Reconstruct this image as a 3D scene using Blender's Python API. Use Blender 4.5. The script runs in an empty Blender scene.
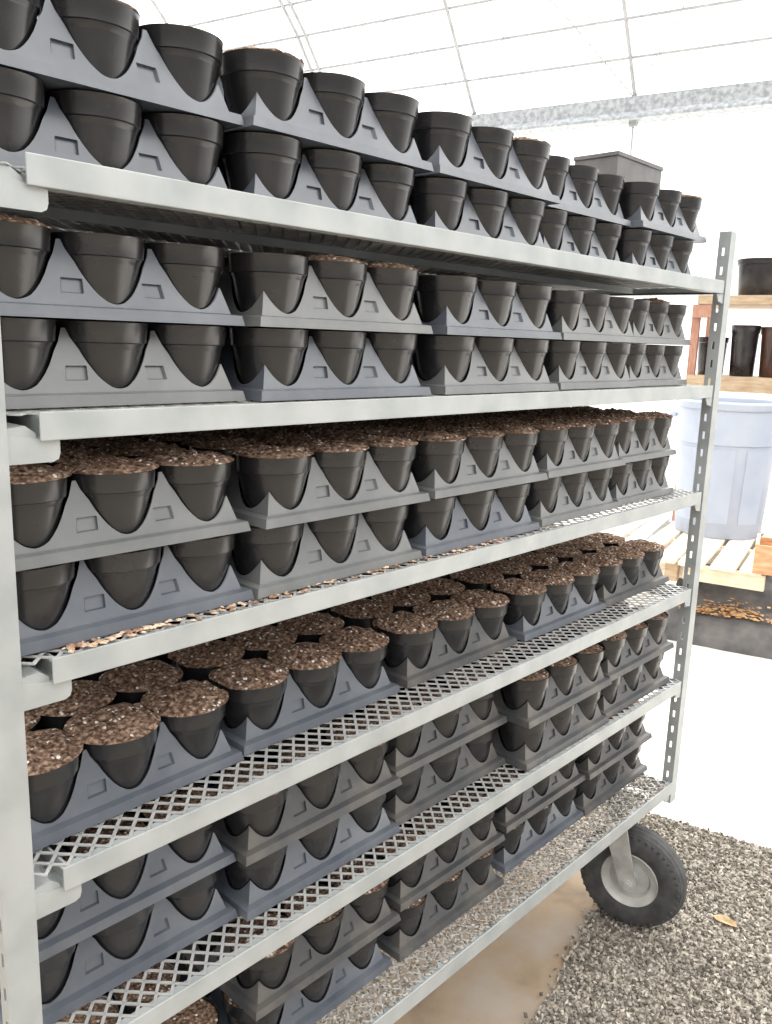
import bpy, bmesh, math, random
from mathutils import Vector, Matrix, noise

random.seed(7)
SC = bpy.context.scene
COL = SC.collection

# ------------------------------------------------------------------ camera
cam_d = bpy.data.cameras.new('camera')
cam = bpy.data.objects.new('camera', cam_d)
COL.objects.link(cam)
_r = (0.6881448810065842, -0.7249437435718968, 0.030219056907822443)
_u = (0.12458196741040482, 0.15908293572495608, 0.9793732449670465)
_w = (0.7147978428483028, 0.6701859355560168, -0.19978702571067886)
cam.matrix_world = Matrix(((_r[0], _u[0], -_w[0], -0.39), (_r[1], _u[1], -_w[1], -0.874),
                           (_r[2], _u[2], -_w[2], 1.617), (0, 0, 0, 1)))
cam_d.sensor_fit = 'HORIZONTAL'
cam_d.sensor_width = 36.0
cam_d.lens = 833.75 / 772 * 36.0
cam_d.clip_start = 0.01
cam_d.clip_end = 200
SC.camera = cam

# ------------------------------------------------------------------ view, world, sun
SC.view_settings.view_transform = 'Standard'
SC.view_settings.look = 'None'
SC.view_settings.exposure = 0.0
SC.view_settings.gamma = 1.0
SC.view_settings.use_curve_mapping = False

TH = math.radians(13)                       # the greenhouse stands 13 degrees off the cart
UX = Vector((math.cos(TH), math.sin(TH), 0))
VX = Vector((-math.sin(TH), math.cos(TH), 0))

W = bpy.data.worlds.new('overcast_sky')
SC.world = W
W.use_nodes = True
nt = W.node_tree
nt.nodes.clear()
o = nt.nodes.new('ShaderNodeOutputWorld')
bg = nt.nodes.new('ShaderNodeBackground')
tc = nt.nodes.new('ShaderNodeTexCoord')
def wn(kind, **k):
    n = nt.nodes.new(kind)
    for q, v in k.items(): setattr(n, q, v)
    return n
def ramp(src, lo, hi, out):
    m = wn('ShaderNodeMapRange', interpolation_type='SMOOTHSTEP')
    m.inputs['From Min'].default_value = lo; m.inputs['From Max'].default_value = hi
    m.inputs['To Min'].default_value = 0.0; m.inputs['To Max'].default_value = out
    nt.links.new(src, m.inputs['Value'])
    return m.outputs['Result']
sep = wn('ShaderNodeSeparateXYZ')
nt.links.new(tc.outputs['Generated'], sep.inputs[0])
dt = wn('ShaderNodeVectorMath', operation='DOT_PRODUCT')
dt.inputs[1].default_value = Vector((0.90, 0.35, 0.25)).normalized()
nt.links.new(tc.outputs['Generated'], dt.inputs[0])
SKY_LOW, SKY_HIGH, SKY_FAR = 0.62, 2.7, 1.4
a1 = wn('ShaderNodeMath', operation='ADD'); a1.inputs[1].default_value = SKY_LOW
nt.links.new(ramp(sep.outputs['Z'], 0.0, 0.6, SKY_HIGH), a1.inputs[0])
mr = wn('ShaderNodeMath', operation='ADD')
nt.links.new(a1.outputs[0], mr.inputs[0])
nt.links.new(ramp(dt.outputs['Value'], 0.1, 0.9, SKY_FAR), mr.inputs[1])
bg.inputs['Color'].default_value = (1.0, 0.985, 0.96, 1)
nt.links.new(mr.outputs[0], bg.inputs['Strength'])
nt.links.new(bg.outputs[0], o.inputs['Surface'])

sun_d = bpy.data.lights.new('sun', 'SUN')
sun = bpy.data.objects.new('sun', sun_d)
COL.objects.link(sun)
sun_d.energy = 2.2
sun_d.angle = math.radians(30)
sun_d.color = (1.0, 0.97, 0.92)
sun.rotation_euler = Vector((-0.55, -0.12, -0.8)).to_track_quat('-Z', 'Y').to_euler()

# ------------------------------------------------------------------ helpers
def obj(name, bm, m, parent=None, smooth=False):
    if isinstance(bm, bmesh.types.BMesh):
        me = bpy.data.meshes.new(name)
        bm.normal_update()
        bm.to_mesh(me)
        bm.free()
        if m is not None:
            for mm in (m if isinstance(m, (list, tuple)) else [m]):
                me.materials.append(mm)
        if smooth:
            me.polygons.foreach_set('use_smooth', [True] * len(me.polygons))
            try:
                me.set_sharp_from_angle(angle=math.radians(38))
            except Exception:
                pass
    else:
        me = bm
    ob = bpy.data.objects.new(name, me)
    COL.objects.link(ob)
    if parent is not None:
        ob.parent = parent
    return ob

def empty(name, loc=(0, 0, 0), rotz=0.0, parent=None):
    ob = bpy.data.objects.new(name, None)
    ob.empty_display_size = 0.05
    COL.objects.link(ob)
    ob.location = loc
    ob.rotation_euler = (0, 0, rotz)
    if parent is not None:
        ob.parent = parent
    return ob

def tag(ob, label=None, cat=None, group=None, kind=None):
    if label: ob['label'] = label
    if cat: ob['category'] = cat
    if group: ob['group'] = group
    if kind: ob['kind'] = kind
    return ob

def copy_tree(src, parent=None):
    c = src.copy()
    COL.objects.link(c)
    if parent is not None:
        c.parent = parent
    for ch in list(src.children):
        copy_tree(ch, c)
    return c

def box(bm, x0, x1, y0, y1, z0, z1, M=None, bevel=0.0):
    r = bmesh.ops.create_cube(bm, size=1.0)
    vs = r['verts']
    for v in vs:
        v.co = Vector(((x0 + x1) / 2 + v.co.x * (x1 - x0), (y0 + y1) / 2 + v.co.y * (y1 - y0),
                       (z0 + z1) / 2 + v.co.z * (z1 - z0)))
    if bevel > 0:
        es = list({e for v in vs for e in v.link_edges})
        rr = bmesh.ops.bevel(bm, geom=es, offset=bevel, segments=2, affect='EDGES', profile=0.6)
        vs = list({v for f in rr['faces'] for v in f.verts} | {v for v in vs if v.is_valid})
    if M is not None:
        for v in vs:
            v.co = M @ v.co
    return vs

def lathe(bm, prof, n=32, close=False, M=None):
    """prof: list of (r, z). Radius 0 ends make a pole."""
    rings = []
    new = []
    for (r, z) in prof:
        if r < 1e-7:
            v = bm.verts.new((0, 0, z)); rings.append([v]); new.append(v)
        else:
            ring = [bm.verts.new((r * math.cos(2 * math.pi * k / n), r * math.sin(2 * math.pi * k / n), z)) for k in range(n)]
            rings.append(ring); new += ring
    pairs = list(zip(rings, rings[1:]))
    if close: pairs.append((rings[-1], rings[0]))
    for a, b in pairs:
        for k in range(n):
            k2 = (k + 1) % n
            if len(a) == 1 and len(b) == 1: continue
            if len(a) == 1: bm.faces.new((a[0], b[k2], b[k]))
            elif len(b) == 1: bm.faces.new((a[k], a[k2], b[0]))
            else: bm.faces.new((a[k], a[k2], b[k2], b[k]))
    if M is not None:
        for v in new: v.co = M @ v.co
    return new

def tube(bm, pts, r, n=10, cap=True):
    pts = [Vector(p) for p in pts]
    rings = []
    for i, p in enumerate(pts):
        d = (pts[min(i + 1, len(pts) - 1)] - pts[max(i - 1, 0)]).normalized()
        a = d.orthogonal().normalized() if i == 0 else (prev_a - d * prev_a.dot(d)).normalized()
        prev_a = a
        b = d.cross(a)
        rings.append([bm.verts.new(p + (a * math.cos(2 * math.pi * k / n) + b * math.sin(2 * math.pi * k / n)) * r) for k in range(n)])
    for A, B in zip(rings, rings[1:]):
        for k in range(n):
            k2 = (k + 1) % n
            bm.faces.new((A[k], A[k2], B[k2], B[k]))
    if cap:
        bm.faces.new(list(reversed(rings[0]))); bm.faces.new(rings[-1])

def prism(bm, poly, axis_len, M=None):
    """poly of (a, b) in local XZ, extruded along +Y by axis_len."""
    A = [bm.verts.new((a, 0, b)) for a, b in poly]
    B = [bm.verts.new((a, axis_len, b)) for a, b in poly]
    n = len(poly)
    for k in range(n):
        k2 = (k + 1) % n
        bm.faces.new((A[k], A[k2], B[k2], B[k]))
    bm.faces.new(list(reversed(A))); bm.faces.new(B)
    if M is not None:
        for v in A + B: v.co = M @ v.co

def fix(bm):
    bmesh.ops.recalc_face_normals(bm, faces=bm.faces)
    return bm

# ------------------------------------------------------------------ materials
def principled(name, col, rough=0.5, metal=0.0, spec=0.5):
    m = bpy.data.materials.new(name)
    m.use_nodes = True
    p = m.node_tree.nodes['Principled BSDF']
    p.inputs['Base Color'].default_value = (*col, 1)
    p.inputs['Roughness'].default_value = rough
    p.inputs['Metallic'].default_value = metal
    p.inputs['Specular IOR Level'].default_value = spec
    return m

def noisy(name, c1, c2, scale, rough=0.6, metal=0.0, bump=0.0, bscale=None, detail=5, lo=0.35, hi=0.65, c3=None, stretch=None, coord='Object', spec=0.5):
    m = principled(name, c1, rough, metal, spec)
    t = m.node_tree; p = t.nodes['Principled BSDF']
    tcn = t.nodes.new('ShaderNodeTexCoord')
    src = tcn.outputs[coord] if coord != 'World' else t.nodes.new('ShaderNodeNewGeometry').outputs['Position']
    if stretch:
        mp = t.nodes.new('ShaderNodeMapping'); mp.inputs['Scale'].default_value = stretch
        t.links.new(src, mp.inputs['Vector']); src = mp.outputs['Vector']
    nz = t.nodes.new('ShaderNodeTexNoise')
    nz.inputs['Scale'].default_value = scale; nz.inputs['Detail'].default_value = detail
    t.links.new(src, nz.inputs['Vector'])
    cr = t.nodes.new('ShaderNodeValToRGB')
    cr.color_ramp.elements[0].position = lo; cr.color_ramp.elements[0].color = (*c1, 1)
    cr.color_ramp.elements[1].position = hi; cr.color_ramp.elements[1].color = (*c2, 1)
    if c3:
        e = cr.color_ramp.elements.new((lo + hi) / 2); e.color = (*c3, 1)
    t.links.new(nz.outputs['Fac'], cr.inputs['Fac'])
    t.links.new(cr.outputs['Color'], p.inputs['Base Color'])
    if bump > 0:
        n2 = t.nodes.new('ShaderNodeTexNoise'); n2.inputs['Scale'].default_value = bscale or scale
        n2.inputs['Detail'].default_value = 4
        t.links.new(src, n2.inputs['Vector'])
        b = t.nodes.new('ShaderNodeBump'); b.inputs['Strength'].default_value = bump
        b.inputs['Distance'].default_value = 0.004
        t.links.new(n2.outputs['Fac'], b.inputs['Height'])
        t.links.new(b.outputs['Normal'], p.inputs['Normal'])
    return m

M_galv = noisy('galvanised_steel', (0.33, 0.352, 0.352), (0.415, 0.432, 0.43), 14, 0.48, 0.3, 0.06, 60)
M_galv_deck = noisy('galvanised_mesh', (0.36, 0.36, 0.36), (0.47, 0.47, 0.46), 30, 0.5, 0.3)
M_galv_roof = noisy('spangled_steel', (0.26, 0.28, 0.30), (0.46, 0.48, 0.50), 22, 0.5, 0.3, 0, None, 3)
M_tube_roof = noisy('roof_tube_steel', (0.34, 0.35, 0.37), (0.44, 0.45, 0.46), 12, 0.5, 0.2)
M_pot = noisy('black_pot_plastic', (0.011, 0.011, 0.012), (0.020, 0.019, 0.020), 35, 0.24, 0, 0.04, 22, spec=0.65)
M_tray = [noisy('slate_tray_plastic', (0.066, 0.076, 0.094), (0.104, 0.115, 0.133), 14, 0.30, 0, 0.03, 50, spec=0.75),
          noisy('grey_tray_plastic', (0.105, 0.110, 0.111), (0.148, 0.151, 0.149), 14, 0.32, 0, 0.03, 50, spec=0.7),
          noisy('dusty_tray_plastic', (0.052, 0.054, 0.058), (0.115, 0.106, 0.094), 16, 0.42, 0, 0.04, 50, 6, 0.4, 0.75)]
M_rubber = noisy('tyre_rubber', (0.030, 0.030, 0.031), (0.060, 0.060, 0.060), 30, 0.7, 0, 0.1, 90)
M_fork = noisy('caster_steel', (0.34, 0.34, 0.33), (0.48, 0.48, 0.46), 25, 0.5, 0.35)
M_rim = noisy('wheel_rim_paint', (0.36, 0.36, 0.34), (0.50, 0.50, 0.48), 18, 0.45, 0.15)
M_boxp = noisy('dark_box_plastic', (0.10, 0.10, 0.10), (0.15, 0.15, 0.148), 20, 0.5)
M_wood = noisy('pale_pallet_wood', (0.62, 0.52, 0.40), (0.86, 0.80, 0.70), 9, 0.75, 0, 0.1, 40, 6, 0.3, 0.7, None, (1, 6, 6))
M_wood_blue = noisy('bluish_painted_wood', (0.46, 0.56, 0.66), (0.74, 0.80, 0.86), 9, 0.7, 0, 0.1, 40, 6, 0.3, 0.7, None, (1, 6, 6))
M_wood_end = noisy('tan_board_wood', (0.62, 0.47, 0.33), (0.80, 0.68, 0.52), 9, 0.75, 0, 0.1, 40, 6, 0.3, 0.7, None, (6, 1, 6))
M_wood_org = noisy('orange_crate_wood', (0.42, 0.19, 0.09), (0.68, 0.40, 0.22), 10, 0.6, 0, 0.1, 40, 6, 0.3, 0.7, None, (5, 1, 5))
M_wood_red = noisy('reddish_post_wood', (0.34, 0.16, 0.11), (0.48, 0.27, 0.19), 14, 0.7, 0, 0.1, 40, 5, 0.3, 0.7, None, (5, 5, 1))
M_wood_shelf = noisy('shelf_board_wood', (0.36, 0.25, 0.155), (0.52, 0.40, 0.27), 10, 0.7, 0, 0.1, 40, 5, 0.3, 0.7, None, (5, 1, 5))
M_bin = noisy('pale_blue_bin_plastic', (0.36, 0.405, 0.50), (0.41, 0.455, 0.54), 5, 0.45)
M_cloth = noisy('dark_ground_cloth', (0.055, 0.055, 0.058), (0.15, 0.14, 0.135), 7, 0.85, 0, 0.4, 18, 8)
M_leaf = noisy('dry_leaf', (0.40, 0.20, 0.08), (0.66, 0.42, 0.20), 20, 0.8, coord='World')
M_leaf_tan = noisy('tan_leaf', (0.56, 0.40, 0.22), (0.72, 0.56, 0.36), 40, 0.7)
M_chip = noisy('bark_chip_wood', (0.26, 0.15, 0.09), (0.62, 0.47, 0.34), 60, 0.85, coord='World', lo=0.4, hi=0.6)
M_path = noisy('tan_concrete', (0.15, 0.108, 0.075), (0.30, 0.25, 0.205), 4.6, 0.85, 0, 0.15, 60, 9, 0.3, 0.62, (0.27, 0.20, 0.132), coord='World')
M_floor = noisy('pale_concrete', (0.70, 0.66, 0.60), (0.80, 0.77, 0.72), 3, 0.85, 0, 0.1, 50, 8, coord='World')

def soil_material(name, dark, mid, light, speck=0.5):
    m = principled(name, mid, 0.95, 0, 0.1)
    t = m.node_tree; p = t.nodes['Principled BSDF']
    g = t.nodes.new('ShaderNodeNewGeometry')
    n1 = t.nodes.new('ShaderNodeTexNoise'); n1.inputs['Scale'].default_value = 160; n1.inputs['Detail'].default_value = 6
    t.links.new(g.outputs['Position'], n1.inputs['Vector'])
    cr = t.nodes.new('ShaderNodeValToRGB')
    e = cr.color_ramp.elements
    e[0].position = 0.32; e[0].color = (*dark, 1)
    e[1].position = 0.70; e[1].color = (*light, 1)
    k = e.new(0.50); k.color = (*mid, 1)
    t.links.new(n1.outputs['Fac'], cr.inputs['Fac'])
    vo = t.nodes.new('ShaderNodeTexVoronoi'); vo.inputs['Scale'].default_value = 165
    t.links.new(g.outputs['Position'], vo.inputs['Vector'])
    wn = t.nodes.new('ShaderNodeSeparateColor')
    t.links.new(vo.outputs['Color'], wn.inputs[0])
    pick = t.nodes.new('ShaderNodeMath'); pick.operation = 'GREATER_THAN'; pick.inputs[1].default_value = 1 - 0.22 * speck
    t.links.new(wn.outputs[0], pick.inputs[0])
    near = t.nodes.new('ShaderNodeMath'); near.operation = 'LESS_THAN'; near.inputs[1].default_value = 0.42
    t.links.new(vo.outputs['Distance'], near.inputs[0])
    mu = t.nodes.new('ShaderNodeMath'); mu.operation = 'MULTIPLY'
    t.links.new(pick.outputs[0], mu.inputs[0]); t.links.new(near.outputs[0], mu.inputs[1])
    mx = t.nodes.new('ShaderNodeMix'); mx.data_type = 'RGBA'
    t.links.new(mu.outputs[0], mx.inputs['Factor'])
    t.links.new(cr.outputs['Color'], mx.inputs['A'])
    mx.inputs['B'].default_value = (0.72, 0.68, 0.63, 1)
    t.links.new(mx.outputs['Result'], p.inputs['Base Color'])
    b = t.nodes.new('ShaderNodeBump'); b.inputs['Strength'].default_value = 0.8; b.inputs['Distance'].default_value = 0.004
    t.links.new(n1.outputs['Fac'], b.inputs['Height'])
    t.links.new(b.outputs['Normal'], p.inputs['Normal'])
    return m
M_soil = soil_material('peat_and_perlite', (0.034, 0.021, 0.015), (0.165, 0.104, 0.073), (0.44, 0.32, 0.24))

def gravel_material():
    m = principled('crushed_gravel', (0.4, 0.37, 0.33), 0.9, 0, 0.2)
    t = m.node_tree; p = t.nodes['Principled BSDF']
    g = t.nodes.new('ShaderNodeNewGeometry')
    cr = t.nodes.new('ShaderNodeValToRGB')
    e = cr.color_ramp.elements
    e[0].position = 0.0; e[0].color = (0.08, 0.07, 0.058, 1)
    e[1].position = 1.0; e[1].color = (0.46, 0.42, 0.365, 1)
    for pos, c in ((0.3, (0.15, 0.133, 0.112, 1)), (0.65, (0.25, 0.224, 0.19, 1))):
        k = e.new(pos); k.color = c
    t.links.new(g.outputs['Random Per Island'], cr.inputs['Fac'])
    t.links.new(cr.outputs['Color'], p.inputs['Base Color'])
    return m
M_gravel = gravel_material()
M_gravel_bed = noisy('gravel_bed', (0.09, 0.075, 0.06), (0.42, 0.37, 0.31), 90, 0.95, 0, 0.6, 120, 6, 0.35, 0.65, coord='World')

def film_material():
    m = bpy.data.materials.new('greenhouse_film')
    m.use_nodes = True
    t = m.node_tree; t.nodes.clear()
    out = t.nodes.new('ShaderNodeOutputMaterial')
    tr = t.nodes.new('ShaderNodeBsdfTransparent'); tr.inputs['Color'].default_value = (0.96, 0.97, 0.97, 1)
    tl = t.nodes.new('ShaderNodeBsdfTranslucent'); tl.inputs['Color'].default_value = (0.92, 0.93, 0.93, 1)
    mx = t.nodes.new('ShaderNodeMixShader'); mx.inputs['Fac'].default_value = 0.35
    t.links.new(tr.outputs[0], mx.inputs[1]); t.links.new(tl.outputs[0], mx.inputs[2])
    t.links.new(mx.outputs[0], out.inputs['Surface'])
    return m
M_film = film_material()

def G(u, v, z=0.0):
    return UX * u + VX * v + Vector((0, 0, z))
MG = Matrix(((UX.x, VX.x, 0, 0), (UX.y, VX.y, 0, 0), (0, 0, 1, 0), (0, 0, 0, 1)))

# ------------------------------------------------------------------ the setting
def struct(name, bm, m, **k):
    return tag(obj(name, fix(bm), m, **k), kind='structure')

bm = bmesh.new(); box(bm, 2.25, 14, -9, 12, -0.12, 0.0, MG)
struct('floor', bm, M_floor)
bm = bmesh.new(); box(bm, -6, 2.25, -0.24, 12, -0.12, -0.002, MG)
struct('floor_path', bm, M_path)
bm = bmesh.new()
vs = [(-6, -9), (2.245, -9), (2.245, -0.205)]
u = 2.2
edge = []
while u > -6:
    edge.append((u, -0.235 + 0.03 * noise.noise(Vector((u * 5, 0, 3))) + 0.012 * noise.noise(Vector((u * 23, 1, 3)))))
    u -= 0.04
poly = vs + edge + [(-6, -0.24)]
f = bm.faces.new([bm.verts.new(G(a, b, 0.004)) for a, b in poly])
r = bmesh.ops.extrude_face_region(bm, geom=[f])
for v in r['geom']:
    if isinstance(v, bmesh.types.BMVert): v.co.z = -0.12
bmesh.ops.triangulate(bm, faces=bm.faces[:])
struct('ground_gravel_bed', bm, M_gravel_bed)

# pebbles lying on the bed: one uncountable mass
rng = random.Random(3)
bm = bmesh.new()
ico = bmesh.new(); bmesh.ops.create_icosphere(ico, subdivisions=1, radius=1.0)
iv = [v.co.copy() for v in ico.verts]; ifc = [[v.index for v in f_.verts] for f_ in ico.faces]; ico.free()
octv = [Vector(c) for c in ((1, 0, 0), (-1, 0, 0), (0, 1, 0), (0, -1, 0), (0, 0, 1), (0, 0, -1))]
octf = [(0, 2, 4), (2, 1, 4), (1, 3, 4), (3, 0, 4), (2, 0, 5), (1, 2, 5), (3, 1, 5), (0, 3, 5)]
n_p = 0
while n_p < 17000:
    u = rng.uniform(1.0, 2.245); v = rng.uniform(-0.95, -0.205)
    lim = -0.235 + 0.03 * noise.noise(Vector((u * 5, 0, 3))) + 0.012 * noise.noise(Vector((u * 23, 1, 3)))
    if v > lim + rng.uniform(0, 0.035) ** 1.0 * (1 if rng.random() < 0.3 else 0): continue
    s = rng.uniform(0.0032, 0.0080)
    p = G(u, v, 0.004 + s * rng.uniform(-0.1, 0.7))
    R = Matrix.Rotation(rng.uniform(0, 6.28), 3, Vector((rng.gauss(0, 1), rng.gauss(0, 1), rng.gauss(0, 1))).normalized())
    sc = Vector((s * rng.uniform(0.7, 1.6), s * rng.uniform(0.6, 1.1), s * rng.uniform(0.5, 0.9)))
    V = [bm.verts.new(p + R @ Vector((c.x * sc.x * rng.uniform(.75, 1.2), c.y * sc.y * rng.uniform(.75, 1.2), c.z * sc.z * rng.uniform(.75, 1.2)))) for c in octv]
    for f_ in octf: bm.faces.new([V[i] for i in f_])
    n_p += 1
tag(obj('gravel', bm, M_gravel), 'small mixed grey and tan gravel stones covering the ground around the cart wheel', 'gravel', kind='stuff')

# roof: film on an arch over steel tubes
ARCH = [(9.0, 4.24), (8.125, 5.16), (7.3, 5.80), (6.0, 6.40), (4.5, 6.80), (2.5, 7.0), (0.0, 7.0), (-3.0, 6.6)]
def arch_z(u):
    for (a, za), (b, zb) in zip(ARCH, ARCH[1:]):
        if b <= u <= a: return za + (zb - za) * (a - u) / (a - b)
bm = bmesh.new()
V0, V1 = -4.0, 14.0
for (a, za), (b, zb) in zip(ARCH, ARCH[1:]):
    bm.faces.new([bm.verts.new(G(a, V0, za + .06)), bm.verts.new(G(a, V1, za + .06)), bm.verts.new(G(b, V1, zb + .06)), bm.verts.new(G(b, V0, zb + .06))])
bmesh.ops.remove_doubles(bm, verts=bm.verts, dist=1e-4)
struct('ceiling_film', bm, M_film)
bm = bmesh.new()
bm.faces.new([bm.verts.new(G(9.16, V0, 0)), bm.verts.new(G(9.16, V1, 0)), bm.verts.new(G(9.16, V1, 4.3)), bm.verts.new(G(9.16, V0, 4.3))])
struct('wall_far', bm, M_film)
bm = bmesh.new()     # rolled steel gutter: upright web with a lip turned out below
prism(bm, [(8.93, 4.24), (8.90, 4.24), (8.90, 4.09), (8.84, 4.03), (8.84, 4.005), (9.10, 4.005), (9.10, 4.03), (8.93, 4.05)], V1 - V0,
      MG @ Matrix.Translation((0, V0, 0)))
struct('beam_gutter', bm, M_galv_roof)
for i, (pu, pz) in enumerate([(8.70, 4.556), (8.43, 4.838), (8.155, 5.129), (7.86, 5.365), (7.2, 5.846), (6.2, 6.31)]):
    bm = bmesh.new(); tube(bm, [G(pu, V0, pz), G(pu, V1, pz)], 0.016, 10)
    struct('roof_purlin' if i == 0 else 'roof_purlin.%03d' % i, bm, M_tube_roof, smooth=True)
BV = [0.02, 1.877, 3.735, 5.585, 7.44, 9.3]
k = 0
for bv in BV:
    for off in ((0, 0.11) if bv > 5 and bv < 6 else (0,)):
        bm = bmesh.new(); tube(bm, [G(a - .02, bv + off, z - .02) for a, z in ARCH], 0.021, 10)
        struct('roof_bow' if k == 0 else 'roof_bow.%03d' % k, bm, M_tube_roof, smooth=True); k += 1
k = 0
for bv in BV:
    for sgn in (1, -1):
        bm = bmesh.new()
        tube(bm, [G(8.94, bv + .01 * sgn, 4.24), G(8.377, bv + 0.58 * sgn, arch_z(8.377)), G(7.86, bv + 1.05 * sgn, arch_z(7.86))], 0.007, 8)
        struct('roof_brace' if k == 0 else 'roof_brace.%03d' % k, bm, M_tube_roof, smooth=True); k += 1
bm = bmesh.new(); tube(bm, [G(8.98, 1.877, 4.01), G(8.98, 1.877, 2.9)], 0.012, 8)
box(bm, 8.94, 9.02, 1.837, 1.917, 3.95, 4.01, MG)
struct('beam_hanger_rod', bm, M_tube_roof)

# ------------------------------------------------------------------ the cart
ZS = [1.789, 1.531, 1.255, 0.992, 0.728, 0.418]
DROP = [0.010, 0, 0, 0, 0, 0]        # the top deck sits a little lower in its frame
DX0, DX1, DY1 = -0.070, 1.792, 0.70
cart = tag(empty('nursery_cart', (0.86, 0.35, 0.0)),
           'tall galvanised steel nursery cart with six mesh shelves standing on gravel', 'cart')
CM = Matrix.Translation((-0.86, -0.35, 0))
def cpart(name, bm, m, parent=cart, smooth=False):
    if parent is cart:
        bmesh.ops.transform(bm, matrix=CM, verts=bm.verts)
    return obj(name, fix(bm), m, parent, smooth)

def slotted_plate(bm, L, w, t, slot0, pitch, sl, sw, M):
    """plate in local x (0..w), z (0..L), thickness y 0..t, with a column of rectangular slots."""
    xs = [0, w / 2 - sw / 2, w / 2 + sw / 2, w]
    zs = [0.0]; hole = []
    z = slot0
    while z + sl < L - 0.02:
        zs += [z, z + sl]; hole.append((len(zs) - 2)); z += pitch
    zs.append(L)
    holes = set(hole)
    gv = {}
    for y in (0, t):
        for i, x in enumerate(xs):
            for j, zz in enumerate(zs):
                gv[(i, j, y)] = bm.verts.new(M @ Vector((x, y, zz)))
    def q(*k): bm.faces.new([gv[a] for a in k])
    nx, nz = len(xs) - 1, len(zs) - 1
    solid = lambda i, j: 0 <= i < nx and 0 <= j < nz and not (i == 1 and j in holes)
    for i in range(nx):
        for j in range(nz):
            if not solid(i, j): continue
            for y in (0, t): q((i, j, y), (i + 1, j, y), (i + 1, j + 1, y), (i, j + 1, y))
            if not solid(i - 1, j): q((i, j, 0), (i, j, t), (i, j + 1, t), (i, j + 1, 0))
            if not solid(i + 1, j): q((i + 1, j, 0), (i + 1, j, t), (i + 1, j + 1, t), (i + 1, j + 1, 0))
            if not solid(i, j - 1): q((i, j, 0), (i + 1, j, 0), (i + 1, j, t), (i, j, t))
            if not solid(i, j + 1): q((i, j + 1, 0), (i + 1, j + 1, 0), (i + 1, j + 1, t), (i, j + 1, t))

PZ0, PZ1 = 0.352, 1.912
def post(xin, sx, y0, sy, inner):
    """slotted steel angle; xin = x of its inner edge, sx outward, y0 its outer face, sy into the cart."""
    bm = bmesh.new()
    w = 0.038 if sx < 0 else 0.034
    L = PZ1 - PZ0
    xe = xin if inner else xin + sx * (w - 0.003)
    x_lo, x_hi = (xin, xin + sx * w) if sx > 0 else (xin + sx * w, xin)
    box(bm, x_lo, x_hi, min(y0, y0 + sy * .003), max(y0, y0 + sy * .003), PZ0, PZ1)
    Rm = Matrix(((0, 1, 0, min(xe, xe + (0.003 if sx > 0 or not inner else -0.003))), (sy, 0, 0, y0 + sy * 0.0031), (0, 0, 1, PZ0), (0, 0, 0, 1)))
    slotted_plate(bm, L, 0.027, 0.003, 0.03, 0.046, 0.019, 0.0065, Rm)
    return cpart('post', bm, M_galv)
post(1.763, 1, 0.0, 1, True)
post(-0.0335, -1, 0.0, 1, False)
post(1.763, 1, DY1, -1, True)
post(-0.0335, -1, DY1, -1, False)

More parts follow.
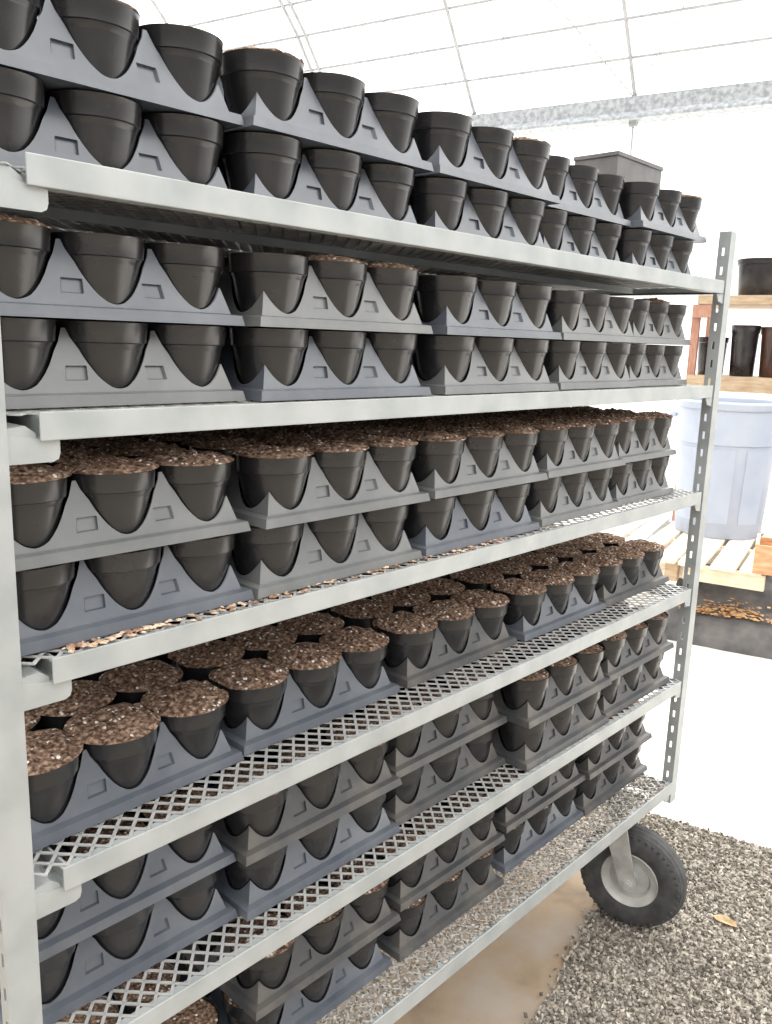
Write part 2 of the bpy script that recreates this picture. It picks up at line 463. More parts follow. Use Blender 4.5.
# expanded metal, one mesh shared by the six decks
def expanded(x0, x1, y0, y1, px=0.027, py=0.032, w=0.0040, t=0.0018):
    bm = bmesh.new()
    rows = int(round((y1 - y0) / (py / 2))); h = (y1 - y0) / rows
    cols = int(round((x1 - x0) / (px / 2))); s = (x1 - x0) / cols
    ln = math.hypot(s, h); ox = 0; oy = w / 2 * ln / s
    for k in range(rows):
        prev = None
        for i in range(cols + 1):
            up = (i + k) % 2
            y = y0 + h * (k + (0.96 if up else 0.04)); x = x0 + s * i
            ring = [bm.verts.new((x, y - oy, 0)), bm.verts.new((x, y + oy, 0)), bm.verts.new((x, y + oy, -t)), bm.verts.new((x, y - oy, -t))]
            if prev:
                for a in range(4):
                    b = (a + 1) % 4
                    bm.faces.new((prev[a], prev[b], ring[b], ring[a]))
            prev = ring
    return bm
deck_me = None
for i, z in enumerate(ZS):
    last = i == 5
    first_rail_x = 0.0
    end_x = 1.763 if last else 1.745
    hb = 0.029 if not last else 0.034
    # the deck mesh is the shelf part, its rails and brackets are pieces of it
    if deck_me is None:
        d = cpart('shelf', expanded(-0.045, 1.755, 0.004, DY1 - 0.004), M_galv_deck)
        deck_me = d.data
    else:
        d = obj('shelf', deck_me, None, cart)
    drop = DROP[i]
    d.location = (0, 0, z + 0.0005 - drop)
    loc = CM @ Matrix.Translation((0, 0, -z))
    def sub(name, bm, m=M_galv):
        bmesh.ops.transform(bm, matrix=CM @ Matrix.Translation((0, 0, -z + drop)), verts=bm.verts)
        return obj(name, fix(bm), m, d)
    # front and back rails: an angle with a rolled lip
    for (yy, sg, nm) in ((0.0, 1, 'front_rail'), (DY1, -1, 'back_rail')):
        bm = bmesh.new()
        ya, yb = (yy - 0.003, yy) if sg > 0 else (yy, yy + 0.003)
        box(bm, first_rail_x, end_x, ya, yb, z - hb, z + 0.002, bevel=0.0012)
        yc, yd = (yy, yy + 0.018) if sg > 0 else (yy - 0.018, yy)
        box(bm, first_rail_x + .002, end_x, yc, yd, z - hb, z - hb + 0.003)
        box(bm, first_rail_x + .002, end_x, yc, yd - 0.004 if sg > 0 else yd, z - 0.0045 - drop, z - 0.0022 - drop)
        sub(nm, bm)
    # end brackets: an angle across the end, its front plate reaching under the rail
    for (xa, xb, nm) in ((-0.066, 0.024, 'end_bracket'), (1.722, 1.762, 'end_bracket')):
        bm = bmesh.new()
        b0 = z - hb - 0.024
        for yy in (0.0035, DY1 - 0.0065):
            if xa < 0:
                pts = [(xa, b0), (xb - .008, b0), (xb - .002, b0 + .003), (xb, b0 + .010), (xb, z - hb - .001), (xa, z - hb + .012)]
            else:
                pts = [(xa + .012, b0 + .006), (xb, b0), (xb, z - hb - .001), (xa, z - hb - .001)]
            A = [bm.verts.new((p[0], yy, p[1])) for p in pts]; B = [bm.verts.new((p[0], yy + .003, p[1])) for p in pts]
            n = len(pts)
            for q in range(n): bm.faces.new((A[q], A[(q + 1) % n], B[(q + 1) % n], B[q]))
            bm.faces.new(A); bm.faces.new(B)
        xm0, xm1 = (-0.034, 0.012) if xa < 0 else (1.722, 1.758)
        box(bm, xm0, xm1, 0.0065, DY1 - 0.0065, z - hb - 0.002, z - hb + 0.002)
        xw = -0.034 if xa < 0 else 1.755
        box(bm, xw, xw + .003, 0.0065, DY1 - 0.0065, z - hb - 0.002, z - 0.004 - drop)
        xi = 0.009 if xa < 0 else 1.722  # added inner web, blocks the bright see-through gap under the deck
        box(bm, xi, xi + .003, 0.0065, DY1 - 0.0065, z - hb - 0.002, z - 0.004 - drop)
        if xa < 0:   # folded saddle seen between post and rail
            prism(bm, [(-0.031, z - hb + .002), (0.0, z - hb + .002), (-0.001, z - hb + .008), (-0.012, z - hb + .016), (-0.031, z - hb + .014)], 0.05,
                  Matrix.Translation((0, 0.0065, 0)))
        sub(nm, bm)
# two runners under every deck stiffen the mesh
    bm = bmesh.new()
    for yy in (0.23, 0.46):
        box(bm, -0.03, 1.752, yy, yy + 0.003, z - 0.027, z - 0.004 - drop)
    sub('runner', bm)

# casters
def caster(x, y, axle, zc=0.153, R=0.150):
    """axle = horizontal unit vector along the axle, towards the outside face"""
    root = empty('caster', (x - 0.86, y - 0.35, 0.0), 0.0, cart)
    a = Vector(axle).normalized(); t = Vector((0, 0, 1)).cross(a)
    M = Matrix(((t.x, 0, a.x, 0), (t.y, 0, a.y, 0), (0, 1, 0, zc), (0, 0, 0, 1)))   # local x = rolling, y = up, z = axle
    M2 = Matrix(((t.x, a.x, 0, 0), (t.y, a.y, 0, 0), (0, 0, 1, 0), (0, 0, 0, 1)))   # local x = rolling, y = axle, z = up
    prof = []
    hw = 0.040
    for k in range(25):     # rounded tyre section with grooves on the tread
        an = math.radians(-128 + 256 * k / 24)
        rr = 0.108 + 0.042 * abs(math.cos(an)) ** 0.75 * (1 if math.cos(an) > 0 else -1)
        if abs(an) < 1.2 and k % 2: rr -= 0.0025
        prof.append((rr, hw * math.sin(an) / max(0.75, 1)))
    bm = bmesh.new(); lathe(bm, prof, 64, close=True, M=M)
    # shoulder lugs
    for s in (-1, 1):
        for k in range(44):
            th = 2 * math.pi * k / 44
            Rz = Matrix.Rotation(th, 4, 'Z')
            box(bm, 0.116, 0.1385, -0.0035, 0.0035, s * 0.0355 - 0.002, s * 0.0355 + 0.002, M @ Rz @ Matrix.Translation((0, 0, 0)), 0.001)
    obj('tyre', fix(bm), M_rubber, root, True)
    bm = bmesh.new()
    lathe(bm, [(0.0, -0.030), (0.022, -0.030), (0.024, -0.016), (0.052, -0.012), (0.058, -0.024), (0.064, -0.026), (0.072, -0.029), (0.078, -0.036), (0.082, -0.030), (0.082, 0.030),
               (0.078, 0.036), (0.072, 0.029), (0.064, 0.026), (0.058, 0.024), (0.052, 0.012), (0.024, 0.016), (0.022, 0.030), (0.0, 0.030)], 48, M=M)
    obj('wheel_rim', fix(bm), M_rim, root, True)
    bm = bmesh.new()
    for s in (-1, 1):
        pl = [(-0.021, -0.022), (0.021, -0.022), (0.026, 0.0), (0.021, 0.012), (-0.022, 0.180), (-0.085, 0.180), (-0.072, 0.120)]
        pl = [(-0.020, -0.012), (-0.010, -0.023), (0.010, -0.023), (0.022, -0.012), (0.022, 0.010), (-0.018, 0.178), (-0.078, 0.178), (-0.066, 0.120)]
        prism(bm, pl, 0.006, M2 @ Matrix.Translation((0, s * 0.052 - 0.003, zc)))
    box(bm, -0.080, -0.016, -0.055, 0.055, 0.176 + zc, 0.184 + zc, M2)
    lathe(bm, [(0.0, 0.184 + zc), (0.030, 0.184 + zc), (0.030, 0.212 + zc), (0.0, 0.212 + zc)], 24, M=Matrix.Translation(t * -0.048))
    box(bm, -0.10, 0.004, -0.052, 0.052, 0.212 + zc, 0.2195 + zc, M2)
    obj('fork', fix(bm), M_fork, root)
    bm = bmesh.new()
    lathe(bm, [(0.0, -0.064), (0.010, -0.064), (0.010, 0.064), (0.0, 0.064)], 6, M=M)
    lathe(bm, [(0.014, 0.055), (0.014, 0.058), (0.0, 0.058)], 20, M=M)
    obj('axle_bolt', fix(bm), M_fork, root)
    return root
caster(1.662, 0.046, (-0.975, -0.222, 0))
caster(0.10, 0.11, (0.2, -0.98, 0))
caster(1.62, 0.60, (0.1, 0.995, 0))
caster(0.10, 0.60, (-0.3, 0.95, 0))

# ------------------------------------------------------------------ trays and pots
PP = 0.117                 # pot spacing
ROWS = 5
TW, TD = 0.352, PP * ROWS + 0.001
HW, EDGE = TW / 2, 0.0588
POT_H, FLOOR = 0.093, 0.003
CLR = 0.0033
def pot_r(z):              # pot radius at height z over the tray's own base
    z -= FLOOR
    if z < 0.068: return 0.038 + max(z, 0) * (0.0515 - 0.038) / 0.068
    return 0.0548 + (z - 0.070) * 0.1
def inset(z):
    if z <= 0.013: return z / 0.013 * 0.003
    if z <= 0.015: return 0.003 + (z - 0.013) / 0.002 * 0.0105
    return 0.0135 + (z - 0.015) / 0.073 * 0.0225
def tray_mesh(mat, name):
    cx = [(-PP, 0, PP)[i] for i in range(3)]
    cy = [EDGE + PP * j for j in range(ROWS)]
    pots = [(a, b) for a in cx for b in cy]
    bm = bmesh.new()
    TH_ = 0.0014
    ZT = 0.088
    def corner(k, z, th=0.0):
        i = inset(z) + th
        return [Vector((-HW + i, i, z)), Vector((HW - i, i, z)), Vector((HW - i, TD - i, z)), Vector((-HW + i, TD - i, z))][k % 4]
    loop_all = []
    for side in range(4):
        n_p = 3 if side % 2 == 0 else ROWS
        L = TW if side % 2 == 0 else TD
        us = set(k / (n_p * 20) for k in range(n_p * 20))
        pk = [(k + 1) / n_p for k in range(n_p - 1)]
        for c in pk:
            for dd in (-0.0152, -0.014, 0.014, 0.0152): us.add(c + dd / L)
        for uu in sorted(us):
            pocket = any(abs(uu - c) * L < 0.0143 for c in pk)
            def pos(z, th=0.0, uu=uu, side=side):
                return corner(side, z, th) * (1 - uu) + corner(side + 1, z, th) * uu
            z = 0.016
            while z < ZT:
                p = pos(z)
                if any((p.x - a) ** 2 + (p.y - b) ** 2 < (pot_r(z) + CLR) ** 2 for a, b in pots): break
                z += 0.0006
            loop_all.append((pos, min(z, ZT), pocket))
    LV = [0.0, 0.013, 0.015, 0.0285, 0.0295, 0.0445, 0.0455, 0.055, 0.066, 0.076, ZT]
    cols_o, cols_i = [], []
    for pos, top, pocket in loop_all:
        co, ci = [], []
        nl = len(LV)
        for z in LV:
            zz = min(z, top)
            po = pos(zz)
            if pocket and 0.029 < zz < 0.045 and top > 0.05:
                po = pos(zz, 0.0042)
            co.append(bm.verts.new(po))
            d = pos(zz, TH_) - pos(zz)
            ci.append(bm.verts.new(po + d))
        cols_o.append(co); cols_i.append(ci)
    n = len(cols_o)
    for k in range(n):
        k2 = (k + 1) % n
        for j in range(len(LV) - 1):
            for (C, flip) in ((cols_o, False), (cols_i, True)):
                q = [C[k][j], C[k2][j], C[k2][j + 1], C[k][j + 1]]
                bm.faces.new(q if not flip else q[::-1])
        bm.faces.new((cols_o[k][-1], cols_o[k2][-1], cols_i[k2][-1], cols_i[k][-1]))
        bm.faces.new((cols_i[k][0], cols_i[k2][0], cols_o[k2][0], cols_o[k][0]))
    bmesh.ops.remove_doubles(bm, verts=bm.verts, dist=1e-5)
    # floor with a raised web between the rows
    box(bm, -HW + .004, HW - .004, .004, TD - .004, 0.0008, FLOOR - 0.0003)
    for j in range(ROWS - 1):
        y = EDGE + PP * (j + .5)
        box(bm, -HW + .022, HW - .022, y - .0008, y + .0008, FLOOR - .0005, 0.030)
    me = bpy.data.meshes.new(name)
    bm.normal_update(); bm.to_mesh(me); bm.free()
    me.materials.append(mat)
    return me
TRAY_ME = [tray_mesh(m, 'pot_tray') for m in M_tray]

POT_PROF = [(0.0, 0.0), (0.034, 0.0), (0.038, 0.003), (0.0513, 0.0675), (0.0545, 0.0695), (0.0563, 0.0915), (0.0570, POT_H), (0.0552, POT_H),
            (0.0540, 0.083), (0.0525, 0.068), (0.0495, 0.060)]
def pot_bm(n):
    bm = bmesh.new(); lathe(bm, POT_PROF, n); return fix(bm)
def to_mesh(bm, m, name, smooth=True):
    me = bpy.data.meshes.new(name); bm.normal_update(); bm.to_mesh(me); bm.free(); me.materials.append(m)
    if smooth:
        me.polygons.foreach_set('use_smooth', [True] * len(me.polygons))
        me.set_sharp_from_angle(angle=math.radians(30))
    return me
POT_ME = to_mesh(pot_bm(40), M_pot, 'nursery_pot')

def soil_bm(kind, seed, nr=11, na=36):
    """kind 'low': just under the rim, 'full': mounded over it"""
    bm = bmesh.new()
    rng = random.Random(seed)
    off = Vector((seed * 3.7, seed * 1.3, 0))
    rings = []
    for i in range(nr + 1):
        f_ = i / nr
        ring = []
        for k in range(na if i else 1):
            th = 2 * math.pi * k / na
            if kind == 'low':
                R = 0.0534; z0 = POT_H - 0.0042 + 0.0015 * (1 - f_ ** 2)
                amp = 0.0018
            else:
                front = max(0.0, -math.sin(th)) ** 0.6
                R = (0.0665 if kind == 'heap' else 0.0575) * (1 - front) + 0.0572 * front
                R += (0.0022 - 0.0012 * front) * noise.noise(Vector((math.cos(th) * 2.2, math.sin(th) * 2.2, seed))) + 0.0010 * noise.noise(Vector((math.cos(th) * 7, math.sin(th) * 7, seed)))
                if kind == 'heap': R = min(R, 0.0577 / max(abs(math.cos(th)), abs(math.sin(th))))
                else: R = min(R, 0.0577)
                z0 = POT_H + 0.0008 + 0.0072 * (1 - f_ ** 4) + 0.004 * noise.noise(Vector((f_ * math.cos(th) * 1.6, f_ * math.sin(th) * 1.6, seed * 5.1))) * (1 - f_ ** 3)
                amp = 0.0052
            r_ = R * f_
            x, y = r_ * math.cos(th), r_ * math.sin(th)
            z = z0 + amp * (noise.noise(Vector((x, y, 0)) * 90 + off) * 0.8 + noise.noise(Vector((x, y, 0)) * 260 + off) * 0.7)
            if kind == 'low': z = min(z, POT_H - 0.0008)
            else: z = max(z, POT_H + 0.0004)
            ring.append(bm.verts.new((x, y, z)))
        rings.append(ring)
    for i in range(nr):
        a, b = rings[i], rings[i + 1]
        for k in range(na):
            k2 = (k + 1) % na
            if i == 0: bm.faces.new((a[0], b[k], b[k2]))
            else: bm.faces.new((a[k], b[k], b[k2], a[k2]))
    # underside
    zb = POT_H - 0.02 if kind == 'low' else POT_H + 0.0002
    if kind == 'low':
        low = [bm.verts.new((0.0515 * math.cos(2 * math.pi * k / na), 0.0515 * math.sin(2 * math.pi * k / na), POT_H - 0.0125)) for k in range(na)]
    else:
        low = [bm.verts.new((v.co.x, v.co.y, POT_H + 0.0002)) for v in rings[-1]]
    for k in range(na):
        k2 = (k + 1) % na
        bm.faces.new((rings[-1][k], low[k], low[k2], rings[-1][k2]))
    bm.faces.new(low[::-1])
    return fix(bm)
SOIL = {'low': [to_mesh(soil_bm('low', s), M_soil, 'potting_soil', False) for s in (1, 2, 3)],
        'full': [to_mesh(soil_bm('full', s), M_soil, 'potting_soil', False) for s in (4, 5, 6, 7)],
        'heap': [to_mesh(soil_bm('heap', s), M_soil, 'potting_soil', False) for s in (8, 9, 10, 11, 12)]}

ORD = ['first', 'second', 'third', 'fourth', 'fifth']
SHELF = ['top', 'second', 'third', 'fourth', 'fifth', 'bottom']
PLACE = ['post-side', 'middle', 'wheel-side']
# per shelf and layer: (centre x, y of the front pots, material)
LAY = {     # centre x, y of the front pots, plastic, size, turn
 (0, 0): [(0.128, .102, 0), (0.484, .092, 0), (0.848, .090, 0), (1.197, .112, 0, .95), (1.535, .100, 0, .95)],
 (0, 1): [(0.128, .102, 0), (0.483, .088, 0), (0.846, .085, 0), (1.197, .115, 0, .95), (1.535, .090, 0, .95)],
 (1, 0): [(0.126, .098, 1), (0.490, .080, 0), (0.875, .078, 1), (1.238, .085, 1, .92), (1.550, .095, 1, .84)],
 (1, 1): [(0.125, .098, 0), (0.488, .080, 1), (0.873, .078, 0), (1.236, .085, 1, .92), (1.549, .095, 1, .84)],
 (2, 0): [(0.130, .085, 0), (0.484, .080, 1), (0.845, .080, 0), (1.204, .085, 1, .92), (1.525, .090, 1, .84)],
 (2, 1): [(0.126, .088, 1), (0.498, .080, 1), (0.866, .083, 1), (1.216, .085, 1, .92), (1.529, .095, 1, .84)],
 (3, 0): [(0.138, .116, 0, 1, .03), (0.496, .130, 0), (0.866, .130, 2), (1.237, .125, 0), (1.594, .130, 2)],
 (4, 0): [(0.128, .125, 0), (0.482, .105, 0), (0.836, .120, 2), (1.190, .068, 2), (1.544, .078, 2)],
 (4, 1): [(0.125, .125, 0), (0.478, .102, 2), (0.832, .120, 2), (1.188, .068, 2), (1.544, .076, 2)],
 (5, 0): [(0.140, .150, 0), (0.502, .130, 0), (0.868, .125, 2), (1.246, .142, 0), (1.600, .140, 2)],
 (5, 1): [None,             (0.512, .122, 2), (0.880, .138, 2), (1.254, .150, 2), (1.609, .140, 2)],
}
IND_ROWS = {(0, 0): 1, (0, 1): 2, (1, 0): 1, (1, 1): 2, (2, 0): 1, (2, 1): 4, (3, 0): 4, (4, 0): 1, (4, 1): 1, (5, 0): 1, (5, 1): 1}
ROWN = ['front', 'second', 'third', 'fourth', 'fifth']
TIER = FLOOR + POT_H + 0.0022
rng = random.Random(11)
rear = []
for (s, l), trays in LAY.items():
    two = s != 3
    layer = (" upper layer" if l else " lower layer") if two else ""
    for ti, t in enumerate(trays):
        if t is None: continue
        cx, yc, mt, sc, tu = (*t, 1.0, 0.0)[:5] if len(t) == 3 else (*t, 0.0)[:5]
        Rt = Matrix.Rotation(tu, 3, 'Z')
        z0 = ZS[s] - DROP[s] + 0.0028 + l * TIER
        yfront = yc - EDGE * sc
        tr = obj('pot_tray', TRAY_ME[mt], None)
        tr.location = (cx, yfront, z0)
        tr.rotation_euler = (0, 0, tu)
        tr.scale = (sc, sc, 1)
        tag(tr, "dark scalloped plastic pot tray, %s from the left post, %s shelf%s" % (ORD[ti], SHELF[s], (", upper layer" if l else ", lower layer") if two else ""),
            'plant tray', 'carry trays on the %s shelf' % SHELF[s])
        for row in range(ROWS):
            for c in range(3):
                jx, jy = rng.uniform(-.0003, .0003), rng.uniform(-.0003, .0003)
                off = Rt @ Vector(((c - 1) * PP * sc, (EDGE + row * PP) * sc, 0))
                loc = (cx + off.x + jx, yfront + off.y + jy, z0 + FLOOR + 0.0002)
                top = (l == 1) or not two
                kind = 'full' if top else 'low'
                if (s, l) in ((0, 1), (1, 1), (4, 1), (5, 1)) and rng.random() < (0.45 if s > 1 else 0.7): kind = 'low'
                if (s, l) in ((2, 1), (3, 0)): kind = 'heap'
                sm = rng.choice(SOIL[kind]); rz = rng.uniform(0, 6.28) if kind == 'low' else 0.0
                if row >= IND_ROWS[(s, l)]:
                    rear.append((loc, rz, kind, sc)); continue
                p = obj('nursery_pot', POT_ME, None)
                p.location = loc
                p.rotation_euler = (0, 0, rz)
                p.scale = (sc, sc, 1)
                so = obj('potting_soil', sm, None, p)
                tag(p, "black soil-filled pot, %s of %s row, %s tray from left post, %s shelf%s" % (PLACE[c], ROWN[row], ORD[ti], SHELF[s] + ("'s" if False else ""), layer),
                    'flower pot', 'black pots on the %s shelf' % SHELF[s])
                if not two:
                    p['label'] = "black pot heaped with soil, %s of %s row, %s tray from left post, fourth shelf" % (PLACE[c], ROWN[row], ORD[ti])
# the rows behind, past the three hundred that show largest, in one mesh
bm = bmesh.new()
src = pot_bm(20)
sv = [v.co.copy() for v in src.verts]; sf = [[v.index for v in f_.verts] for f_ in src.faces]; src.free()
dsk = {}
for kd in ('low', 'full', 'heap'):
    b2 = soil_bm(kd, 9, 5, 20); b2.verts.index_update()
    dsk[kd] = ([v.co.copy() for v in b2.verts], [[v.index for v in f_.verts] for f_ in b2.faces]); b2.free()
for loc, rz, kd, sc in rear:
    M = Matrix.Translation(loc) @ Matrix.Rotation(rz, 4, 'Z') @ Matrix.Diagonal((sc, sc, 1, 1))
    V = [bm.verts.new(M @ c) for c in sv]
    for f_ in sf:
        bm.faces.new([V[i] for i in f_]).smooth = True
    V = [bm.verts.new(M @ c) for c in dsk[kd][0]]
    for f_ in dsk[kd][1]:
        bm.faces.new([V[i] for i in f_]).material_index = 1
tag(obj('nursery_pot_rear_rows', bm, [M_pot, M_soil]), 'remaining black soil-filled pots in the rear rows of the trays, deep in the shelves', 'flower pots',
    'black pots in the rear rows', 'stuff')

# dark box on top of the rear rows, top shelf
bm = bmesh.new()
bw, bd, bh, tk = 0.225, 0.115, 0.070, 0.003
for (x0, x1, y0, y1, z0, z1) in ((0, bw, 0, tk, 0, bh), (0, bw, bd - tk, bd, 0, bh), (0, tk, tk, bd - tk, 0, bh), (bw - tk, bw, tk, bd - tk, 0, bh), (0, bw, 0, bd, bh, bh + tk)):
    box(bm, x0, x1, y0, y1, z0, z1)
box(bm, -.003, bw + .003, -.003, bd + .003, bh - .006, bh + .0035, bevel=.0012)
ob = tag(obj('plastic_box', fix(bm), M_boxp), 'dark plastic box resting upside down on pots at the wheel end of top shelf', 'box')
ob.location = (1.478, 0.170, ZS[0] + 0.0028 + TIER + FLOOR + POT_H + 0.0105)

# crumbs and chips spilled on decks
def flakes(name, label, cat, spots, m, seed):
    rng = random.Random(seed)
    bm = bmesh.new()
    for (x, y, z, s) in spots:
        R = Matrix.Rotation(rng.uniform(0, 6.28), 3, 'Z') @ Matrix.Rotation(rng.uniform(-.3, .3), 3, 'X')
        V = [bm.verts.new(Vector((x, y, z)) + R @ Vector((c.x * s * rng.uniform(.8, 1.8), c.y * s * rng.uniform(.5, 1.0), c.z * s * rng.uniform(.25, .5)))) for c in octv]
        for f_ in octf: bm.faces.new([V[i] for i in f_])
    return tag(obj(name, bm, m), label, cat, kind='stuff')
rng = random.Random(5)
sp = [(rng.uniform(0.02, 0.9) ** 1.0, rng.uniform(0.003, 0.024), ZS[2] + .0035, rng.uniform(.002, .006)) for _ in range(170)]
sp += [(rng.uniform(0.02, 0.16), rng.uniform(0.004, 0.022), ZS[2] + .004, rng.uniform(.004, .008)) for _ in range(24)]
flakes('bark_chips', 'brown bark chips and crumbs spilled along the front of third shelf', 'wood chips', sp, M_chip, 2)
sp = [(rng.uniform(0.05, 1.74), rng.uniform(0.004, 0.085), ZS[5] + .0005, rng.uniform(.0018, .0045)) for _ in range(5200)]
flakes('soil_crumbs', 'pale grit and soil crumbs scattered over the front of bottom shelf', 'soil crumbs', sp, M_gravel, 3)

# dry leaf on the gravel
bm = bmesh.new()
lf = [(-.034, -.004), (-.022, .014), (-.004, .018), (.012, .012), (.026, .013), (.036, -.002), (.024, -.012), (.004, -.015), (-.018, -.014)]
A = [bm.verts.new((x, y, .004 + .006 * math.sin(x * 60) + .25 * abs(y))) for x, y in lf]; c = bm.verts.new((0, 0, .004))
for k in range(len(lf)): bm.faces.new((c, A[k], A[(k + 1) % len(lf)]))
r = bmesh.ops.solidify(bm, geom=bm.faces[:], thickness=0.0012)
ob = tag(obj('dry_leaf', fix(bm), M_leaf_tan), 'curled tan dry leaf lying on the gravel beside the cart wheel', 'leaf')
ob.location = (1.852, -0.159, 0.010); ob.rotation_euler = (0.12, 0.1, math.radians(-95))

# ------------------------------------------------------------------ behind the cart
# low bed draped in dark cloth
bm = bmesh.new()
nu, nv = 36, 90
grid = []
for i in range(nu + 1):
    row = []
    for j in range(nv + 1):
        v = 0.14 - 3.4 * j / nv
        f_ = i / nu
        if f_ < 0.12: u_, z = 4.17 + 0.03 * f_ / .12, 0.135 * (f_ / 0.12)
        elif f_ < 0.45: u_, z = 4.20 + (f_ - .12) / .33 * 0.35, 0.135 + (f_ - .12) / .33 * 0.16
        else: u_, z = 4.55 + (f_ - .45) / .55 * 1.35, 0.295 + 0.035 * (f_ - .45)
        nn = noise.noise(Vector((u_ * 3.5, v * 2.5, z * 6))) * 0.035 + noise.noise(Vector((u_ * 11, v * 8, 2 + z * 9))) * 0.012
        if i == 0: z = -0.002
        row.append(bm.verts.new(G(u_ - (abs(nn) if f_ < .12 else 0) * 1.0, v, max(z + (nn if f_ >= .12 and f_ < .45 else 0) - (abs(nn) * .5 if f_ >= .45 else 0), -0.002))))
    grid.append(row)
for i in range(nu):
    for j in range(nv):
        bm.faces.new((grid[i][j], grid[i][j + 1], grid[i + 1][j + 1], grid[i + 1][j]))
bot = [bm.verts.new((*v.co.xy, -0.002)) for v in grid[-1]]
for j in range(nv): bm.faces.new((grid[-1][j], grid[-1][j + 1], bot[j + 1], bot[j]))
for side in (0, -1):
    ring = [grid[i][side] for i in range(nu + 1)] + [bot[side]]
    bm.faces.new(ring)
bm.faces.new(bot + [grid[0][-1], grid[0][0]])
tag(obj('covered_bed', fix(bm), M_cloth, None, True), 'low bed draped in dark grey ground cloth beneath the pale pallet', 'covered bed')
rng = random.Random(21)
bm = bmesh.new()
for k in range(240):
    u_ = 4.24 + abs(rng.gauss(0, .06)); v = rng.gauss(-0.16, .13)
    f_ = max(0.0, min((u_ - 4.20) / .35, 1))
    z = 0.14 + f_ * 0.16 + noise.noise(Vector((u_ * 3.5, v * 2.5, (0.135 + f_ * .16) * 6))) * 0.035 + 0.014
    p = G(u_, v, z); s = rng.uniform(.010, .022)
    R = Matrix.Rotation(rng.uniform(0, 6.28), 3, 'Z') @ Matrix.Rotation(rng.uniform(-.7, .7), 3, 'X')
    V = [bm.verts.new(p + R @ Vector((c.x * s, c.y * s * .55, c.z * s * .12))) for c in octv]
    for g_ in octf: bm.faces.new([V[i] for i in g_])
tag(obj('leaf_litter', bm, M_leaf), 'rusty orange dry leaf litter on the ledge of dark cloth', 'leaf litter', kind='stuff')

# pallet: boards run away from the cart over two bearers
pal = tag(empty('wooden_pallet', G(4.7, 0.12, 0.305), TH), 'pale weathered wooden pallet on the dark cloth bed under the blue barrel', 'pallet')
def ppart(name, m, u0, u1, v0, v1, z0, z1, rz=0.0):
    bm = bmesh.new()
    cu, cv = (u0 + u1) / 2, (v0 + v1) / 2
    M = Matrix.Translation((cu - 4.7, cv - 0.12, -0.305)) @ Matrix.Rotation(rz, 4, 'Z') @ Matrix.Translation((-cu, -cv, 0))
    box(bm, u0, u1, v0, v1, z0, z1, M, 0.003)
    return obj(name, fix(bm), m, pal)
ppart('bearer', M_wood_end, 4.17, 4.215, -0.36, 0.06, 0.365, 0.452)
ppart('bearer', M_wood, 4.30, 4.345, 0.06, 0.62, 0.335, 0.452)
ppart('bearer', M_wood, 4.75, 4.795, -0.36, 0.62, 0.330, 0.452)
ppart('bearer', M_wood, 5.33, 5.375, -0.36, 0.62, 0.330, 0.452)
vv = 0.62
for k, (w, m, u0) in enumerate([(0.115, M_wood, 4.22), (0.10, M_wood_blue, 4.24), (0.115, M_wood, 4.16), (0.10, M_wood, 4.13), (0.13, M_wood, 4.12), (0.13, M_wood, 4.14), (0.11, M_wood, 4.15)]):
    ppart('deck_board', m, u0, 5.42, vv - w, vv, 0.4525, 0.474, math.radians((-2, 1.2, -1, 0.6, 0, 0.8, 0)[k]))
    vv -= w + 0.027
for (u0, v0) in ((4.20, 0.13), (4.78, 0.55), (4.78, -0.30)):
    ppart('block', M_wood_shelf, u0, u0 + .07, v0 - .035, v0 + .035, 0.335, 0.452)

# crate
cr = tag(empty('wooden_crate', G(4.24, -0.52, 0.4745), TH + math.radians(4)), 'open orange-brown wooden crate on the corner of the pallet', 'crate')
CW, CD, CH, CT = 0.46, 0.24, 0.155, 0.016
def crp(name, m, a):
    bm = bmesh.new(); box(bm, *a, bevel=.002); return obj(name, fix(bm), m, cr)
crp('front_board', M_wood_org, (-CD / 2, -CD / 2 + CT, -CW / 2, CW / 2, 0, CH))
crp('back_board', M_wood_org, (CD / 2 - CT, CD / 2, -CW / 2, CW / 2, 0, CH))
crp('end_board', M_wood, (-CD / 2 + CT, CD / 2 - CT, CW / 2 - CT, CW / 2, 0, CH + .02))
crp('end_board', M_wood, (-CD / 2 + CT, CD / 2 - CT, -CW / 2, -CW / 2 + CT, 0, CH + .02))
crp('bottom_board', M_wood_org, (-CD / 2 + CT, CD / 2 - CT, -CW / 2 + CT, CW / 2 - CT, 0, .012))

# barrel
br = tag(empty('plastic_barrel', G(5.10, 0.04, 0.4745), TH), 'large pale blue-grey plastic barrel standing on the wooden pallet', 'barrel')
bm = bmesh.new()
rb = lambda z: 0.262 + 0.048 * z / 0.84
prof = [(0.0, 0.0), (rb(0) - .01, 0.0), (rb(0), .012)]
prof += [(rb(.58) - .002, .58), (rb(.58) + .009, .590), (rb(.66) + .008, .66), (rb(.80) + .006, .80)]
prof += [(rb(.80) - .004, .80), (rb(.6) - .006, .60), (rb(.02) - .008, .02), (0, .02)]
lathe(bm, prof, 64)
obj('body', fix(bm), M_bin, br, True)
bm = bmesh.new()
lathe(bm, [(rb(.84) - .012, .80), (rb(.84) + .012, .80), (rb(.84) + .018, .812), (rb(.84) + .018, .84), (rb(.84) + .010, .850), (rb(.84) - .008, .850), (rb(.84) - .012, .84)], 64, close=True)
obj('rim', fix(bm), M_bin, br, True)
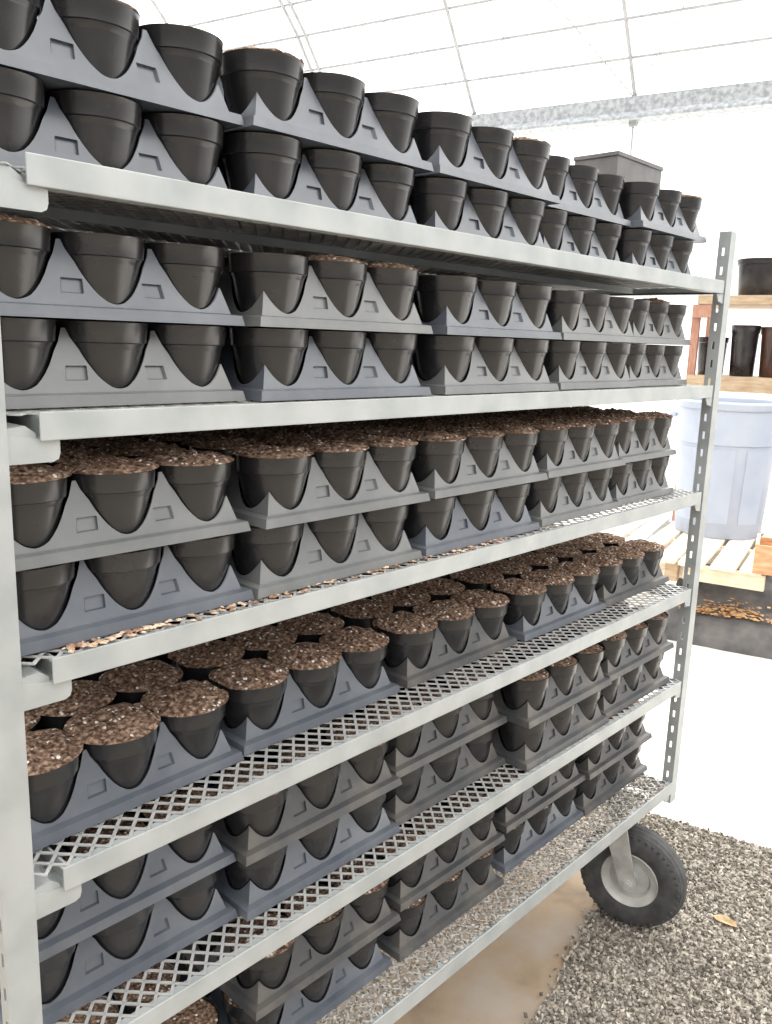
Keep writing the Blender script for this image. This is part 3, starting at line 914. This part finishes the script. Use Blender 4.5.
for k, az in enumerate((185, 228, 140, 5)):      # raised panels under the band
    bm = bmesh.new()
    n = 9; a0 = math.radians(az) - 0.26
    ring = []
    for side in (0, 1):
        ring.append([])
        for i in range(n + 1):
            a = a0 + 0.52 * i / n
            for z in (.10, .56):
                rr = rb(z) + (-.006 if side == 0 else .003)
                ring[side].append(bm.verts.new((rr * math.cos(a), rr * math.sin(a), z)))
    for i in range(n):
        for side in (0, 1):
            bm.faces.new([ring[side][2 * i], ring[side][2 * i + 2], ring[side][2 * i + 3], ring[side][2 * i + 1]])
        for t_ in (0, 1):
            bm.faces.new([ring[0][2 * i + t_], ring[0][2 * i + 2 + t_], ring[1][2 * i + 2 + t_], ring[1][2 * i + t_]])
    for i in (0, n):
        bm.faces.new([ring[0][2 * i], ring[0][2 * i + 1], ring[1][2 * i + 1], ring[1][2 * i]])
    obj('raised_panel', fix(bm), M_bin, br)
for az in (95, 275):
    bm = bmesh.new()
    a = math.radians(az); t_ = Vector((-math.sin(a), math.cos(a), 0)); n_ = Vector((math.cos(a), math.sin(a), 0))
    tube(bm, [n_ * .312 + t_ * -.06 + Vector((0, 0, .74)), n_ * .345 + t_ * -.055 + Vector((0, 0, .74)), n_ * .352 + Vector((0, 0, .742)), n_ * .345 + t_ * .055 + Vector((0, 0, .74)), n_ * .312 + t_ * .06 + Vector((0, 0, .74))], .012, 10)
    obj('handle', fix(bm), M_bin, br, True)

# wooden staging with black pots
st = tag(empty('wooden_staging', G(6.3, -0.35, 0.0), TH), 'rough timber plant staging with two boards behind the blue barrel', 'staging')
def sp_(name, m, u0, u1, v0, v1, z0, z1):
    bm = bmesh.new(); box(bm, u0 - 6.3, u1 - 6.3, v0 + .35, v1 + .35, z0, z1, None, .003); return obj(name, fix(bm), m, st)
for (u0, v0) in ((6.02, 0.45), (6.02, -1.2), (6.62, 0.45), (6.62, -1.2)):
    sp_('post', M_wood_red, u0, u0 + .06, v0, v0 + .055, 0.0 if u0 > 6.3 or True else 0, 1.955)
sp_('shelf_board', M_wood_shelf, 5.98, 6.72, -1.25, 0.47, 1.957, 2.02)
sp_('cross_block', M_wood_red, 5.985, 6.018, 0.36, 0.50, 1.86, 1.955)
sp_('shelf_board', M_wood_shelf, 6.085, 6.615, -1.25, 0.50, 1.41, 1.445)
sp_('front_board', M_wood_shelf, 5.985, 6.018, -1.25, 0.50, 1.335, 1.447)
M_bigpot = noisy('glossy_black_pot', (0.012, 0.011, 0.012), (0.030, 0.026, 0.028), 12, 0.25)
M_brownpot = noisy('dark_brown_pot', (0.030, 0.012, 0.008), (0.085, 0.035, 0.022), 8, 0.3, 0, 0, None, 4, 0.35, 0.65, None, (6, 6, 1))
def bigpot(v, u, z, r, h, m, label):
    bm = bmesh.new()
    lathe(bm, [(0, 0), (r * .80, 0), (r * .84, .01), (r * .95, h * .84), (r * 1.0, h * .86), (r * 1.03, h), (r * .98, h), (r * .93, h * .85), (r * .9, h * .8), (0, h * .8)], 40)
    ob = tag(obj('plant_pot', fix(bm), m, None, True), label, 'plant pot', 'large black pots on the timber staging')
    ob.location = G(u, v, z)
bigpot(0.095, 6.22, 2.022, 0.165, 0.26, M_bigpot, 'large glossy black pot alone on the upper staging board')
bigpot(0.375, 6.24, 1.447, 0.110, 0.28, M_bigpot, 'black pot on lower staging board beside the reddish timber post')
bigpot(0.150, 6.22, 1.447, 0.100, 0.37, M_bigpot, 'black pot on lower staging board, directly below the large upper pot')
bigpot(-0.055, 6.22, 1.447, 0.100, 0.36, M_brownpot, 'dark reddish-brown pot on lower staging board at edge of view')
